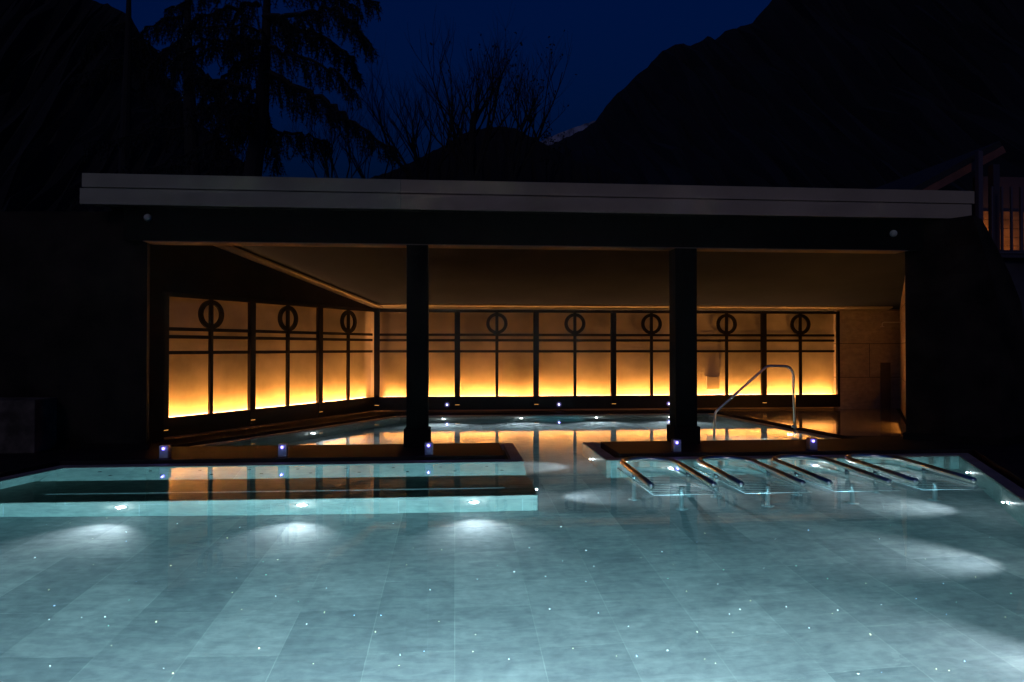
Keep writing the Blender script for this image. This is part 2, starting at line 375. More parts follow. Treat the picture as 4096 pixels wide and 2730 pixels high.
# ------------------------------------------------------------ star lights in the floor
c6 = [(233,880,2),(209,813,1),(668,950,1),(1312,960,0),(1179,841,0),(1138,749,3),(993,826,1),(1108,1063,1),(2176,1111,0),(2200,735,0),(739,1172,1),(215,1138,0),
      (972,591,1),(149,675,0),(539,567,0),(1188,683,1),(731,710,1),(758,530,0),(1606,993,1),(450,928,0),(477,1052,1),(1065,1010,1),(1277,863,3),(397,593,1),(399,706,1),
      (539,605,2),(1740,706,1),(1890,642,1),(2264,633,0),(1396,806,0),(1388,910,1),(1340,1130,1),(1707,1138,1),(201,533,0),(457,506,1),(1073,560,0),(583,776,2),(2042,768,0)]
c7 = [(116,752,0),(673,948,0),(1234,743,0),(1474,755,0),(1572,1056,0),(287,475,0),(1336,379,2),(170,364,0),(2292,678,3),(1986,775,2),(1627,870,1),(488,833,0),(432,975,1),
      (1014,753,0),(909,633,0),(1427,608,3),(1607,630,1),(1889,516,1),(1973,631,2),(941,379,3),(914,316,1),(1723,355,3),(2033,718,3),(699,541,1),(761,665,1),(1064,713,1),
      (548,509,1),(937,566,3),(1126,557,0),(1279,548,3),(674,608,3),(980,862,1),(848,987,1),(325,550,0),(177,525,0),(500,447,3),(646,482,0),(1180,421,0),(1940,1035,1),
      (1339,839,0),(345,770,0),(287,621,0),(97,597,0),(1680,730,0),(226,938,1),(2125,600,1),(2266,790,1),(848,393,1),(812,437,2)]
stars = [(x/1.0695, 1600+y/1.0695, c) for x, y, c in c6]+[(2100+x/1.179, 1800+y/1.179, c) for x, y, c in c7]
rs = random.Random(3)
for k in range(34):
    stars.append((rs.uniform(20, 4000), 2080+620*rs.random()**.9, rs.choice([0, 0, 1, 1, 2, 3])))
names = ['white', 'yellow', 'blue', 'green']
proto_star = {}
for k, (x, y, c) in enumerate(stars):
    p = under(x, y, D-.001)
    if p.y < 1.2: continue
    big = k < 20 or 38 <= k < 46
    key = (c, big)
    if key not in proto_star:
        bm = bmesh.new(); disc(bm, (0, 0, .004), (0, 0, 1), .0037 if big else .0021, 8, .004)
        o = link_mesh('floor_light', bm, STAR[c]); proto_star[key] = o
    else:
        o = proto_star[key].copy(); COL.objects.link(o)
    o.location = (p.x, p.y, -D+.001)
    tag(o, 'tiny %s%s point of light set in the pool floor slabs' % ('bright ' if big else 'faint ', names[c]), 'floor light', 'starry %s %s points in the pool floor' % ('bright' if big else 'faint', names[c]))

# ------------------------------------------------------------ PAVILION
SB = 15.1                                 # back screen plane
pav = thing('pavilion', (1.3, 12, .05), 'dark open pool pavilion with grey roof edge and two square columns', 'pavilion')
def pv(o): return local(o, pav)
LU = Vector((math.sin(R(31.5)), math.cos(R(31.5)), 0)); LN = Vector((LU.y, -LU.x, 0))    # left wall direction, inward normal
LC = Vector((-1.75, 15.09, 0))            # screen corner
RU = Vector((math.sin(R(32.4)), math.cos(R(32.4)), 0))
RC = Vector((10.33, 15.1, 0))
G1 = .20                                  # screens stand this far off the plaster
CZ0 = 2.36; SL = .226
def cz(y): return CZ0+SL*(15.1-y)
# back wall plaster behind screens
pv(mbox('back_wall', (-2.1, SB+G1, .04), (8.83, SB+G1+.2, 2.6), M['plaster']))
pv(mbox('back_wall', (8.832, SB+.02, .04), (10.6, SB+G1+.2, 2.6), M['concrete']))['label'] = 'plain slab-clad wall right of the screens'
# left wall
def wall_strip(name, c, u, nrm_, s0, s1, z0, zf, thick, m):
    """upright wall from c-u*s0 to c-u*s1, top follows zf(y)"""
    bm = bmesh.new(); V = []
    for s in (s0, s1):
        p = c-u*s
        for q in (p, p-nrm_*thick):
            V.append((q, zf(q.y)))
    (a, za), (a2, _), (b, zb), (b2, _) = V
    v = [bm.verts.new((q.x, q.y, z)) for q, z in ((a, z0), (a, za), (b, zb), (b, z0), (a2, z0), (a2, za), (b2, zb), (b2, z0))]
    for f in ((0, 1, 2, 3), (7, 6, 5, 4), (0, 4, 5, 1), (1, 5, 6, 2), (2, 6, 7, 3), (3, 7, 4, 0)): bm.faces.new([v[i] for i in f])
    return link_mesh(name, bm, m)
back_l = LC-LN*G1
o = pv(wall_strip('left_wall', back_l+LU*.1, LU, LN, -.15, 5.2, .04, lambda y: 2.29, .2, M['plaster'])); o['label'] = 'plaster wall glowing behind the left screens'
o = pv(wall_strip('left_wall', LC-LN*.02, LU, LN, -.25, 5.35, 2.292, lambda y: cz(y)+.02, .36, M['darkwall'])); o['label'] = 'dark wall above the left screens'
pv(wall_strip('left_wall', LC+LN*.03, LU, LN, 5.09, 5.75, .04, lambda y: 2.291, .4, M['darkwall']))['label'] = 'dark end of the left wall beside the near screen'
# right wall, seen almost edge on
RNn = Vector((-RU.y, RU.x, 0))
pv(wall_strip('right_wall', RC, RU, RNn, -.2, 5.6, .04, lambda y: cz(y)+.02, .25, M['concrete']))
# ceiling + roof slab (one sloping box)
CFY = 9.82; FASC = 9.6
def sloped(name, plan, dz0, dz1, m):
    bm = bmesh.new()
    lo = [bm.verts.new((x, y, cz(y)+dz0)) for x, y in plan]; hi = [bm.verts.new((x, y, cz(y)+dz1)) for x, y in plan]
    bm.faces.new(lo[::-1]); bm.faces.new(hi)
    for i in range(len(plan)):
        j = (i+1) % len(plan); bm.faces.new((lo[i], lo[j], hi[j], hi[i]))
    return link_mesh(name, bm, m)
pv(sloped('ceiling', [(-4.9, CFY), (7.6, CFY), (10.8, 15.0), (10.8, 15.8), (-2.3, 15.8), (-4.9, 11.3)], 0, .03, M['ceil']))
pv(sloped('roof', [(-4.97, CFY), (7.7, CFY), (10.9, 14.9), (10.9, 15.9), (-2.4, 15.9), (-4.97, 11.2)], .035, .22, M['roof']))
pv(mbox('roof_edge', (-4.97, FASC+.051, 3.42), (7.7, CFY-.001, 3.79), M['roof']))
# trim along ceiling edge (back, left, right)
def along(name, c, u, nin, s0, s1, off0, off1, z0f, z1f, m):
    bm = bmesh.new(); v = []
    for s in (s0, s1):
        p = c-u*s
        for off in (off0, off1):
            q = p+nin*off
            for zf in (z0f, z1f): v.append(bm.verts.new((q.x, q.y, zf(p.y))))
    for f in ((0, 1, 3, 2), (4, 6, 7, 5), (0, 4, 5, 1), (2, 3, 7, 6), (0, 2, 6, 4), (1, 5, 7, 3)): bm.faces.new([v[i] for i in f])
    return link_mesh(name, bm, m)
pv(along('ceiling_trim', LC, LU, LN, 0.0, 5.4, -.015, .23, lambda y: cz(y)-.035, lambda y: cz(y)-.002, M['cove']))
bm = bmesh.new(); prism(bm, [(14.86, cz(14.86)-.033), (15.1, cz(15.1)-.033), (15.1, cz(15.1)-.002), (14.86, cz(14.86)-.002)], -1.86, 10.0, 'x')
pv(link_mesh('ceiling_trim', bm, M['cove']))
# beam
BF = 9.80
k_ = BF/9.3
bz0 = 1.45+(2.865-1.45)*k_; bz1 = 1.45+(3.36-1.45)*k_
pv(mbox('beam', (-4.55, BF, bz0), (7.3, BF+.32, cz(BF+.32)-.01), M['black']))
pv(mbox('soffit', (-4.3, BF+.003, bz0-.012), (6.85, BF+.317, bz0-.002), M['soffit']))
# fascia in two stepped strips and two lengths
FZ = 9.6; kf = FZ/9.3
fz = lambda z: 1.45+(z-1.45)*kf
for x0, x1, m in ((-5.0, -.762, M['fascia']), (-.758, 7.76, M['fascia2'])):
    bm = bmesh.new(); box(bm, (x0, FZ, fz(3.555)), (x1, FZ+.05, fz(3.735))); box(bm, (x0-.03 if x0 < -1 else x0, FZ+.008, fz(3.335)), (x1-.04 if x1 > 3 else x1, FZ+.05, fz(3.540)))
    box(bm, (x0+.01, FZ+.03, fz(3.538)), (x1-.05, FZ+.055, fz(3.557)))
    pv(link_mesh('fascia', bm, m))
pv(mbox('fascia_soffit', (-4.95, FZ+.05, fz(3.335)+.005), (7.7, BF-.001, fz(3.335)+.02), M['black']))
# columns with plinths
for x0, x1 in ((-.69, -.385), (3.235, 3.56)):
    c = pv(mbox('column', (x0, BF+.01, .3), (x1, BF+.31, bz0-.013), M['black'], bevel=.008))
    pl = pv(mbox('column_base', (x0-.035, BF-.025, .05), (x1+.035, BF+.345, .30), M['plinth'], bevel=.01))
# end piers
def pier(name, outline, ztop, flare, m, plinth_h):
    bm = bmesh.new(); rings = []
    N = len(outline); cx = sum(p[0] for p in outline)/N; cyy = sum(p[1] for p in outline)/N
    for i in range(9):
        f = i/8; z = .05+(ztop-.05)*f; ring = []
        for (x, y, fl) in outline:
            ring.append(bm.verts.new((x+fl*flare(f), y, z)))
        rings.append(ring)
    for a, b in zip(rings, rings[1:]):
        for k in range(N): bm.faces.new((a[k], a[(k+1) % N], b[(k+1) % N], b[k]))
    bm.faces.new(rings[-1]); bm.faces.new(rings[0][::-1])
    o = link_mesh(name, bm, m); pv(o)
    bm = bmesh.new(); prism(bm, offset([(x+fl*flare(0), y) for x, y, fl in outline], .035), .052, .052+plinth_h)
    b = link_mesh('pier_base', bm, M['plinth']); pv(b)
    return o
fl = lambda f: -.62*max(0, (f-.58)/.42)**1.3 - .1*f
o = pier('pier', [(6.92, 9.98, 0), (7.28, 9.62, 0), (7.9, 9.28, .6), (8.55, 9.55, 1), (8.75, 10.3, 1), (8.3, 10.9, 1), (7.55, 10.6, 0)], 3.38, fl, M['pier'], .1)
o['label'] = 'right end pier that narrows towards its top'
o = pier('pier', [(-4.28, 9.9, 0), (-4.72, 11.1, 0), (-5.4, 11.9, 0), (-7.8, 12.0, 0), (-7.6, 10.3, .0), (-5.95, 10.12, 0), (-5.1, 10.08, 0)], 3.38, lambda f: 0, M['pier'], .06)
o['label'] = 'left end pier, broad and almost black'
# thin dark panel put in for a doorway's shadow in the right corner
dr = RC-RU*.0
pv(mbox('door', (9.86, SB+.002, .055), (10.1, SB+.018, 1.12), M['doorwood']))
# small square cover on the glowing wall
a = at(2824, 1507, SB+G1); b = at(2876, 1558, SB+G1)
pv(mbox('wall_hatch', (a.x, SB+G1-.035, b.z), (b.x, SB+G1-.001, a.z), M['plaster'], bevel=.003))

# ------------------------------------------------------------ lattice screens
def screen_bay(name, width, loc, rz, label, group, endpost=False):
    t = thing(name, loc, label, 'lattice screen', group, rz)
    W = width; yb0, yb1 = 0.0, .05
    def bx(nm, lo, hi, bev=.004): return mbox(nm, lo, hi, M['wood'], t, bev)
    bx('base_board', (.0, -.012, .10), (W, .05, .39))
    bx('top_rail', (.0, -.002, 2.245), (W, .048, 2.31))
    bx('post', (-.06, -.02, .102), (.06, .055, 2.308))
    if endpost: bx('post', (W-.0, -.02, .102), (W+.06, .055, 2.308))
    bx('mullion', (W/2-.032, -.006, .39), (W/2+.032, .04, 2.245))
    for z in (1.75, 1.63, 1.385):
        bx('rail', (.06, .002, z-.027), (W-.06, .036, z+.027), .003)
    bm = bmesh.new(); N = 40; ro, ri = .235, .165
    c = (W/2, 0, 2.003); vs = []
    for k in range(N):
        a = 2*math.pi*k/N
        vs.append([bm.verts.new((c[0]+r*math.cos(a), y, c[2]+r*math.sin(a))) for r, y in ((ro, -.014), (ro, .034), (ri, .034), (ri, -.014))])
    for k in range(N):
        for j in range(4): bm.faces.new((vs[k][j], vs[(k+1) % N][j], vs[(k+1) % N][(j+1) % 4], vs[k][(j+1) % 4]))
    link_mesh('ring', bm, M['wood'], t)
    mbox('light_gap', (-.045, -.0215, .205), (.05, -.012, .212), M['warmgap'], t)
    return t
back_labels = ['dark lattice screen on the far wall partly behind the left column', 'dark lattice screen on the far wall just right of the left column',
               'dark lattice screen on the far wall opposite the channel between the islands', 'dark lattice screen on the far wall left of the right column',
               'dark lattice screen just right of the right column, behind the sloping handrail', 'rightmost dark lattice screen, behind the upright of the handrail']
bw = (8.80+1.70)/6
for k in range(6):
    screen_bay('lattice_screen', bw, (-1.70+k*bw, SB, 0), 0, back_labels[k], 'dark lattice screens along the far wall', k == 5)
lw = 5.06/3
ll = ['nearest lattice screen on the slanted left wall', 'middle lattice screen on the slanted left wall', 'lattice screen on the left wall beside the far corner']
for k in range(3):
    p = LC-LU*(5.06-k*lw)
    screen_bay('lattice_screen', lw, (p.x, p.y, 0), math.atan2(LU.y, LU.x), ll[k], 'dark lattice screens along the left wall', False)

# ------------------------------------------------------------ warm LED strips hidden behind the base boards
def led_strip(label, a, b, nin, zs, power, tilt=10, spread=54, out=.07, strip=True):
    a = Vector(a); b = Vector(b); nin = Vector(nin); mid = (a+b)/2; L = (b-a).length; u = (b-a).normalized()
    t = thing('led_strip', (mid.x, mid.y, zs-.03), label, 'LED strip')
    bm = bmesh.new(); q = nin*0
    x = Matrix.Identity(4)
    x.col[0] = (*u, 0); x.col[1] = (*nin, 0); x.col[2] = (0, 0, 1, 0)
    box(bm, (-L/2, -.015, -.05), (L/2, .015, -.04), x); link_mesh('strip', bm, M['warm'], t)
    bm = bmesh.new(); box(bm, (-L/2, -.02, -.07), (L/2, .02, -.051), x); link_mesh('channel', bm, M['steel'], t)
    l = bpy.data.lights.new('glow', 'AREA'); l.shape = 'RECTANGLE'; l.size = L; l.size_y = .03; l.energy = power
    l.color = (1.0, .385, .06); l.spread = R(spread)
    o = bpy.data.objects.new('glow', l); COL.objects.link(o); o.parent = t
    d = (Vector((0, 0, math.cos(R(tilt))))-nin*math.sin(R(tilt))).normalized()
    Z = -d; X = u; Y = Z.cross(X)
    if tilt > 0:
        l2 = l.copy(); l2.energy = power*2.4; l2.color = (1.0, .40, .16); l2.spread = R(170); l2.size_y = .02; o2 = bpy.data.objects.new('glow', l2); COL.objects.link(o2); o2.parent = t
        d2 = (Vector((0, 0, math.cos(R(50))))-nin*math.sin(R(50))).normalized(); Z2 = -d2; Y2 = Z2.cross(u)
        m2 = Matrix((u, Y2, Z2)).transposed().to_4x4(); m2.translation = Vector((0, 0, .03))-nin*.044; o2.matrix_local = m2
    m = Matrix((X, Y, Z)).transposed().to_4x4(); m.translation = Vector((0, 0, .03)); o.matrix_local = m
    return t
PW = 56
led_strip('warm LED strip hidden behind the base boards of the far screens', (-1.55, SB+.145, 0), (8.80, SB+.145, 0), (0, -1, 0), .352, PW)
a = LC-LU*5.02-LN*.145; b = LC-LU*.06-LN*.145
led_strip('warm LED strip hidden behind the base boards of the left screens', (a.x, a.y, 0), (b.x, b.y, 0), LN, .352, PW*.55)
a = RC-RU*5.35+RNn*.12; b = RC-RU*3.6+RNn*.12
led_strip('short warm LED strip at the foot of the right wall behind the pier', (a.x, a.y, 0), (b.x, b.y, 0), RNn, .09, 24, tilt=-45, spread=170)

# ------------------------------------------------------------ blue marker lamps
for (px, py, lab) in ((661, 1834, 'small block lamp with blue LED at the left end of the deck edge'), (1133, 1824, 'small block lamp with blue LED midway along the left deck'),
                      (1716, 1817, 'small block lamp with blue LED beside the left column'), (2705, 1808, 'small block lamp with blue LED in front of the right column'),
                      (3248, 1800, 'small block lamp with blue LED below the foot of the handrail')):
    d = ray(px, 1810); Y = 9.08; x = d.x*(Y/d.y)
    t = thing('deck_lamp', (x, Y, .05), lab, 'deck lamp', 'block lamps along the deck edge')
    mbox('body', (-.055, -.05, .001), (.055, .05, .165), M['box'], t, .006)
    bm = bmesh.new(); disc(bm, (-.005, -.0505, .125), (0, -1, 0), .021, 16, .003); link_mesh('led', bm, M['blue'], t)
    bm = bmesh.new(); disc(bm, (-.005, -.0545, .125), (0, -1, 0), .009, 12, .002); link_mesh('led_core', bm, M['bluecore'], t)
    lamp('glow', 'POINT', (-.005, -.09, .125), (0, -1, 0), .09, (.25, .2, 1), t, .012)
for (px, py, lab) in ((1788, 1620, 'blue LED dot on the base board right of the left column'), (2236, 1619, 'blue LED dot on the far base board above the channel'),
                      (2676, 1616, 'blue LED dot on the far base board by the right column')):
    p = at(px, py, SB-.013)
    t = thing('wall_led', (p.x, SB-.013, p.z), lab, 'LED light', 'blue LED dots on the far base board')
    bm = bmesh.new(); disc(bm, (0, -.004, 0), (0, -1, 0), .06, 20, .004); link_mesh('plate', bm, M['box'], t)
    bm = bmesh.new(); disc(bm, (0, -.010, 0), (0, -1, 0), .02, 12, .005); link_mesh('led', bm, M['bluecore'], t)
    lamp('glow', 'POINT', (0, -.05, 0), (0, -1, 0), .10, (.28, .22, 1), t, .015)

# globes on the beam ends
for (px, py, lab) in ((591, 872, 'small unlit round globe at the left end of the beam'), (3574, 935, 'small unlit round globe at the right end of the beam')):
    p = at(px, py, BF-.04)
    t = thing('beam_globe', (p.x, p.y, p.z), lab, 'globe lamp', 'round globes on the beam ends')
    bm = bmesh.new(); bmesh.ops.create_uvsphere(bm, u_segments=20, v_segments=12, radius=.052); link_mesh('globe', bm, M['globe'], t, True)
    bm = bmesh.new(); disc(bm, (0, .039, 0), (0, -1, 0), .035, 16, .012); link_mesh('mount', bm, M['black'], t)

# ------------------------------------------------------------ shower
a = at(3522, 1290, 14.2); b = at(3600, 1289, 14.2)
t = thing('shower', (b.x, 14.2, a.z), 'thin steel shower arm with small head on the right wall', 'shower')
bm = bmesh.new(); L = (b-a).length+.35
tube(bm, [(.15, 0, 0), (-.36, 0, 0), (-.395, 0, -.01), (-.41, 0, -.035), (-.412, 0, -.09)], .009, 8); link_mesh('arm', bm, M['bars'], t, True)
bm = bmesh.new(); disc(bm, (-.412, 0, -.09), (0, 0, 1), .045, 16, .015); link_mesh('shower_head', bm, M['steel'], t)

# ------------------------------------------------------------ handrail
def arc(p0, p1, p2, r, n_=8):
    """fillet at p1"""
    p0, p1, p2 = Vector(p0), Vector(p1), Vector(p2)
    a = (p0-p1).normalized(); b = (p2-p1).normalized(); ang = a.angle(b)
    dist = r/math.tan(ang/2); c = p1+(a+b).normalized()*(r/math.sin(ang/2))
    s = p1+a*dist-c; e = p1+b*dist-c; out = []
    om = s.angle(e)
    for i in range(n_+1):
        f = i/n_; out.append(c+(s*math.sin((1-f)*om)+e*math.sin(f*om))/math.sin(om))
    return out
Yr = 10.95
q = [at(2855, 1757, Yr), at(2860, 1650, Yr), at(3070, 1464, Yr), at(3172, 1466, Yr), at(3180, 1740, Yr)]
q[0].z = -.25; q[-1].z = .03
rail = thing('handrail', (q[-1].x, Yr, .05), 'bent steel pool handrail sloping down into the inner pool', 'handrail')
pts = [q[0]]+arc(q[0], q[1], q[2], .12)+arc(q[1], q[2], q[3], .16)+arc(q[2], q[3], q[4], .16)+[q[4]]
bm = bmesh.new(); tube(bm, pts, .021, 14); local(link_mesh('tube', bm, M['steel'], None, True), rail)
bm = bmesh.new(); p = at(3180, 1706, Yr); tube(bm, [p+Vector((0, 0, -.022)), p+Vector((0, 0, .022))], .055, 18); local(link_mesh('collar', bm, M['steel']), rail)
bm = bmesh.new(); tube(bm, [(q[4].x, Yr, .0505), (q[4].x, Yr, .062)], .05, 18); local(link_mesh('base_plate', bm, M['steel']), rail)

# ------------------------------------------------------------ bubble loungers
def lounger(loc, label):
    t = thing('pool_lounger', loc, label, 'pool lounger', 'steel loungers standing in the pool')
    W = .33
    r = .034
    pts = [(-W, -.72, .035), (-W, -.2, .05), (-W, .45, .068)]
    pts += [(-W*math.cos(a), .45+W*math.sin(a)*1.0, .068) for a in [math.pi*i/16 for i in range(1, 16)]]
    pts += [(W, .45, .068), (W, -.2, .05), (W, -.72, .035)]
    pts = [(-W, -.735, .035)]+pts+[(W, -.735, .035)]
    rad = [.018]+[r]*(len(pts)-2)+[.018]
    bm = bmesh.new(); tube(bm, pts, r, 16, radii=rad); link_mesh('armrest_tube', bm, M['steel'], t, True)
    # grid of bars
    bm = bmesh.new(); zg = -.12
    for sx in (-1, 1): tube(bm, [(sx*(W+.02), -.86, zg), (sx*(W+.02), .68, zg-.0)], .012, 8)
    link_mesh('frame_bar', bm, M['bars'], t, True)
    bm = bmesh.new(); nb = 19
    for k in range(nb):
        y = -.86+k*1.54/(nb-1)
        tube(bm, [(-W-.02, y, zg), (W+.02, y, zg)], .0135 if k else .019, 6)
    link_mesh('bar_grid', bm, M['bars'], t, True)
    for sx, y in ((-1, -.03), (1, .06)):
        bm = bmesh.new()
        tube(bm, [(sx*W, y, .045), (sx*W, y, zg-.01), (sx*W, y, -D+.02)], .026, 12); tube(bm, [(sx*W, y, -D+.001), (sx*W, y, -D+.018)], .07, 16)
        link_mesh('leg', bm, M['leg'], t, True)
    bm = bmesh.new(); tube(bm, [(.07, -.47, zg-.01), (.07, -.47, -D+.02)], .026, 12); tube(bm, [(.07, -.47, -D+.001), (.07, -.47, -D+.018)], .07, 16)
    link_mesh('leg', bm, M['leg'], t, True)
    return t
def copy_tree(o, parent=None):
    c = o.copy(); COL.objects.link(c); c.parent = parent
    for ch in o.children: copy_tree(ch, c)
    return c
lab = ['steel pool lounger at the corner of the right island, first from the left', 'second steel pool lounger from the left, between two others',
       'third steel pool lounger from the left, with a lamp shining behind its frame', 'rightmost steel pool lounger, next to the slanted pool wall']
L0 = lounger((2.345, 7.61, 0), lab[0])
for k in range(1, 4):
    c = copy_tree(L0); c.location = (2.345+.955*k, 7.61, 0); c['label'] = lab[k]

# ------------------------------------------------------------ left edge: planter block and gate
p0 = at(-260, 1800, 9.6); p1 = at(138, 1815, 9.6); zt = at(138, 1601, 9.6).z
tag(mbox('planter', (p0.x, 9.6, .05), (p1.x, 10.35, zt), M['planter'], bevel=.02), 'low grey stone block at the left edge of the deck', 'planter')
t = thing('gate', (at(0, 1560, 10.6).x, 10.8, .05), 'pale cross-braced gate at the left frame edge above the stone block', 'gate')
x1 = at(50, 1390, 10.8).x; zt = at(50, 1388, 10.8).z; zb = at(50, 1565, 10.8).z; x0 = x1-1.1
bm = bmesh.new()
for a, b in (((x0, zb), (x0, zt)), ((x1, .05), (x1, zt)), ((x0, zt), (x1, zt)), ((x0, zb+.03), (x1, zb+.03))):
    tube(bm, [(a[0], 10.8, a[1]), (b[0], 10.8, b[1])], .022, 8)
local(link_mesh('gate_frame', bm, M['white']), t)
bm = bmesh.new()
for a, b in (((x0, zb), (x1, zt)), ((x0, zt), (x1, zb))): tube(bm, [(a[0], 10.8, a[1]), (b[0], 10.8, b[1])], .014, 8)
local(link_mesh('cross_brace', bm, M['white']), t)

# ------------------------------------------------------------ chalet at the right
CH = 13.5
def cp(x, y, Y=CH): return at(x, y, Y)
ch = thing('chalet', (cp(4010, 1600).x, CH, .05), 'wooden chalet with a dimly lit balcony and sloping gable at the right edge', 'chalet')
def chp(o): return local(o, ch)
zf = cp(3960, 1000).z; xl = cp(3905, 1000).x; xr = xl+6
chp(mbox('balcony_floor', (xl, CH, zf-.16), (xr, CH+1.6, zf), M['chaletdark']))
chp(mbox('balcony_edge', (xl-.02, CH-.03, zf-.075), (xr, CH-.001, zf-.05), M['post']))
xw = cp(3912, 900, CH+1.3).x
chp(mbox('wall', (xw, CH+1.3, zf+.001), (xr, CH+1.45, zf+1.9), M['chaletdark']))
bm = bmesh.new()
for k in range(5):
    z = zf+.1+k*.2; box(bm, (xw+.02, CH+1.27, z), (xr, CH+1.299, z+.188))
chp(link_mesh('boarding', bm, M['chalet']))
chp(mbox('lower_wall', (cp(3965, 1200).x, CH+.2, .05), (xr, CH+1.5, zf-.165), M['render']))
for px, wd in ((3928, .10), (3974, .035), (4014, .04), (4052, .04), (4092, .05)):
    x = cp(px, 900).x; chp(mbox('balcony_post', (x-wd/2, CH+.02, zf+.001), (x+wd/2, CH+.02+wd, zf+1.35+.75*(wd > .09)), M['post']))
chp(mbox('pillar', (cp(4020, 900).x, CH+.3, zf+.001), (cp(4046, 900).x, CH+.45, zf+1.9), M['chaletdark']))
x = cp(3984, 900).x
bm = bmesh.new()
for z in (.42, .62, .84): box(bm, (x-.25, CH+1.1, zf+z), (x+.2, CH+1.14, zf+z+.03))
for xx in (-.25, .16): box(bm, (x+xx, CH+1.06, zf+.002), (x+xx+.03, CH+1.10, zf+.9))
tag(link_mesh('garden_chair', bm, M['chaletdark']), 'dark slatted chair standing on the chalet balcony', 'chair')
a = cp(3680, 775, CH+.5); b = cp(3868, 672, CH+.5)
e = (b-a).normalized(); top = b+e*.8
bm = bmesh.new(); nz = Vector((-e.z, 0, e.x))
v = [a-nz*.09-e*1.2, top-nz*.09, top+nz*.07, a+nz*.07-e*1.2]
prism(bm, [(p.x, p.z) for p in v], CH+.3, CH+.5, 'y'); chp(link_mesh('barge_board', bm, M['barge']))
bm = bmesh.new(); v = [a+nz*.075-e*1.2, top+nz*.075, top+nz*.2, a+nz*.2-e*1.2]
prism(bm, [(p.x, p.z) for p in v], CH+.32, CH+6, 'y'); chp(link_mesh('roof', bm, M['roof']))
lp = cp(3972, 960, CH+.9)
t = thing('balcony_lamp', (lp.x, CH+.95, zf+.004), 'low warm lamp on the chalet balcony floor', 'lamp')
mbox('body', (-.05, -.05, 0), (.05, .05, .05), M['chaletdark'], t); mbox('lens', (-.035, -.035, .051), (.035, .035, .06), M['warmgap'], t)
lamp('glow', 'POINT', (0, 0, .16), (0, 0, 1), 28, (1, .45, .12), t, .05)
xb = cp(3998, 1700, 11.2).x
tag(mbox('low_wall', (xb, 11.2, .05), (xb+4, 11.9, cp(4000, 1610, 11.2).z), M['render'], bevel=.02), 'low rough wall at the right frame edge beside the pier', 'wall')

# ------------------------------------------------------------ mountains
def ridge(name, pts, Y, depth, m, jag=0.0, label=None):
    """a mountainside: the crest at distance Y, its slopes run down on both sides"""
    bm = bmesh.new(); rr = random.Random(5); prof = []
    for (x0, y0), (x1, y1) in zip(pts, pts[1:]):
        nseg = max(1, int(abs(x1-x0)/14))
        for k in range(nseg):
            f = k/nseg; prof.append((x0+(x1-x0)*f, y0+(y1-y0)*f+rr.uniform(-jag, jag)))
    prof.append(pts[-1])
    rows = 10; grid = []
    for (x, y) in prof:
        c = at(x, y, Y); col_ = []
        for j in range(-rows, rows+1):
            f = abs(j)/rows; h = c.z*(1-f)**1.15+rr.uniform(-1, 1)*c.z*.03*(0 < f < 1)
            col_.append(bm.verts.new((c.x+rr.uniform(-1, 1)*Y*.004*(f > 0), Y+j/rows*depth, h-(5 if f == 1 else 0))))
        grid.append(col_)
    for a, b in zip(grid, grid[1:]):
        for j in range(2*rows): bm.faces.new((a[j], b[j], b[j+1], a[j+1]))
    return tag(link_mesh(name, bm, m), kind='structure')
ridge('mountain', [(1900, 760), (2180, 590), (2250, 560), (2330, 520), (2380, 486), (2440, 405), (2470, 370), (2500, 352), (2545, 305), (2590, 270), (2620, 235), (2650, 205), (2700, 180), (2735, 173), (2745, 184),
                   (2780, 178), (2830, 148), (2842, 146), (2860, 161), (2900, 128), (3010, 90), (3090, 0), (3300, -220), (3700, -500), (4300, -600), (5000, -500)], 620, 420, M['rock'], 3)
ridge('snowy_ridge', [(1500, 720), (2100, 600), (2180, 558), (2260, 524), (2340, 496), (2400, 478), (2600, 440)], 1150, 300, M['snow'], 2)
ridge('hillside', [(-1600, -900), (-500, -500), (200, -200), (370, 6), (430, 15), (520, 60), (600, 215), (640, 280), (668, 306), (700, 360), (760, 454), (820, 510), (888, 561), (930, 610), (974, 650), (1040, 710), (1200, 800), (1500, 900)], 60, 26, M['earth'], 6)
ridge('hill', [(1200, 820), (1400, 740), (1500, 705), (1560, 690), (1640, 650), (1720, 610), (1790, 575), (1850, 538), (1910, 520), (1960, 508), (2020, 507), (2060, 515), (2120, 545), (2160, 565), (2200, 590), (2300, 640), (2500, 700)], 34, 9, M['earth'], 3)

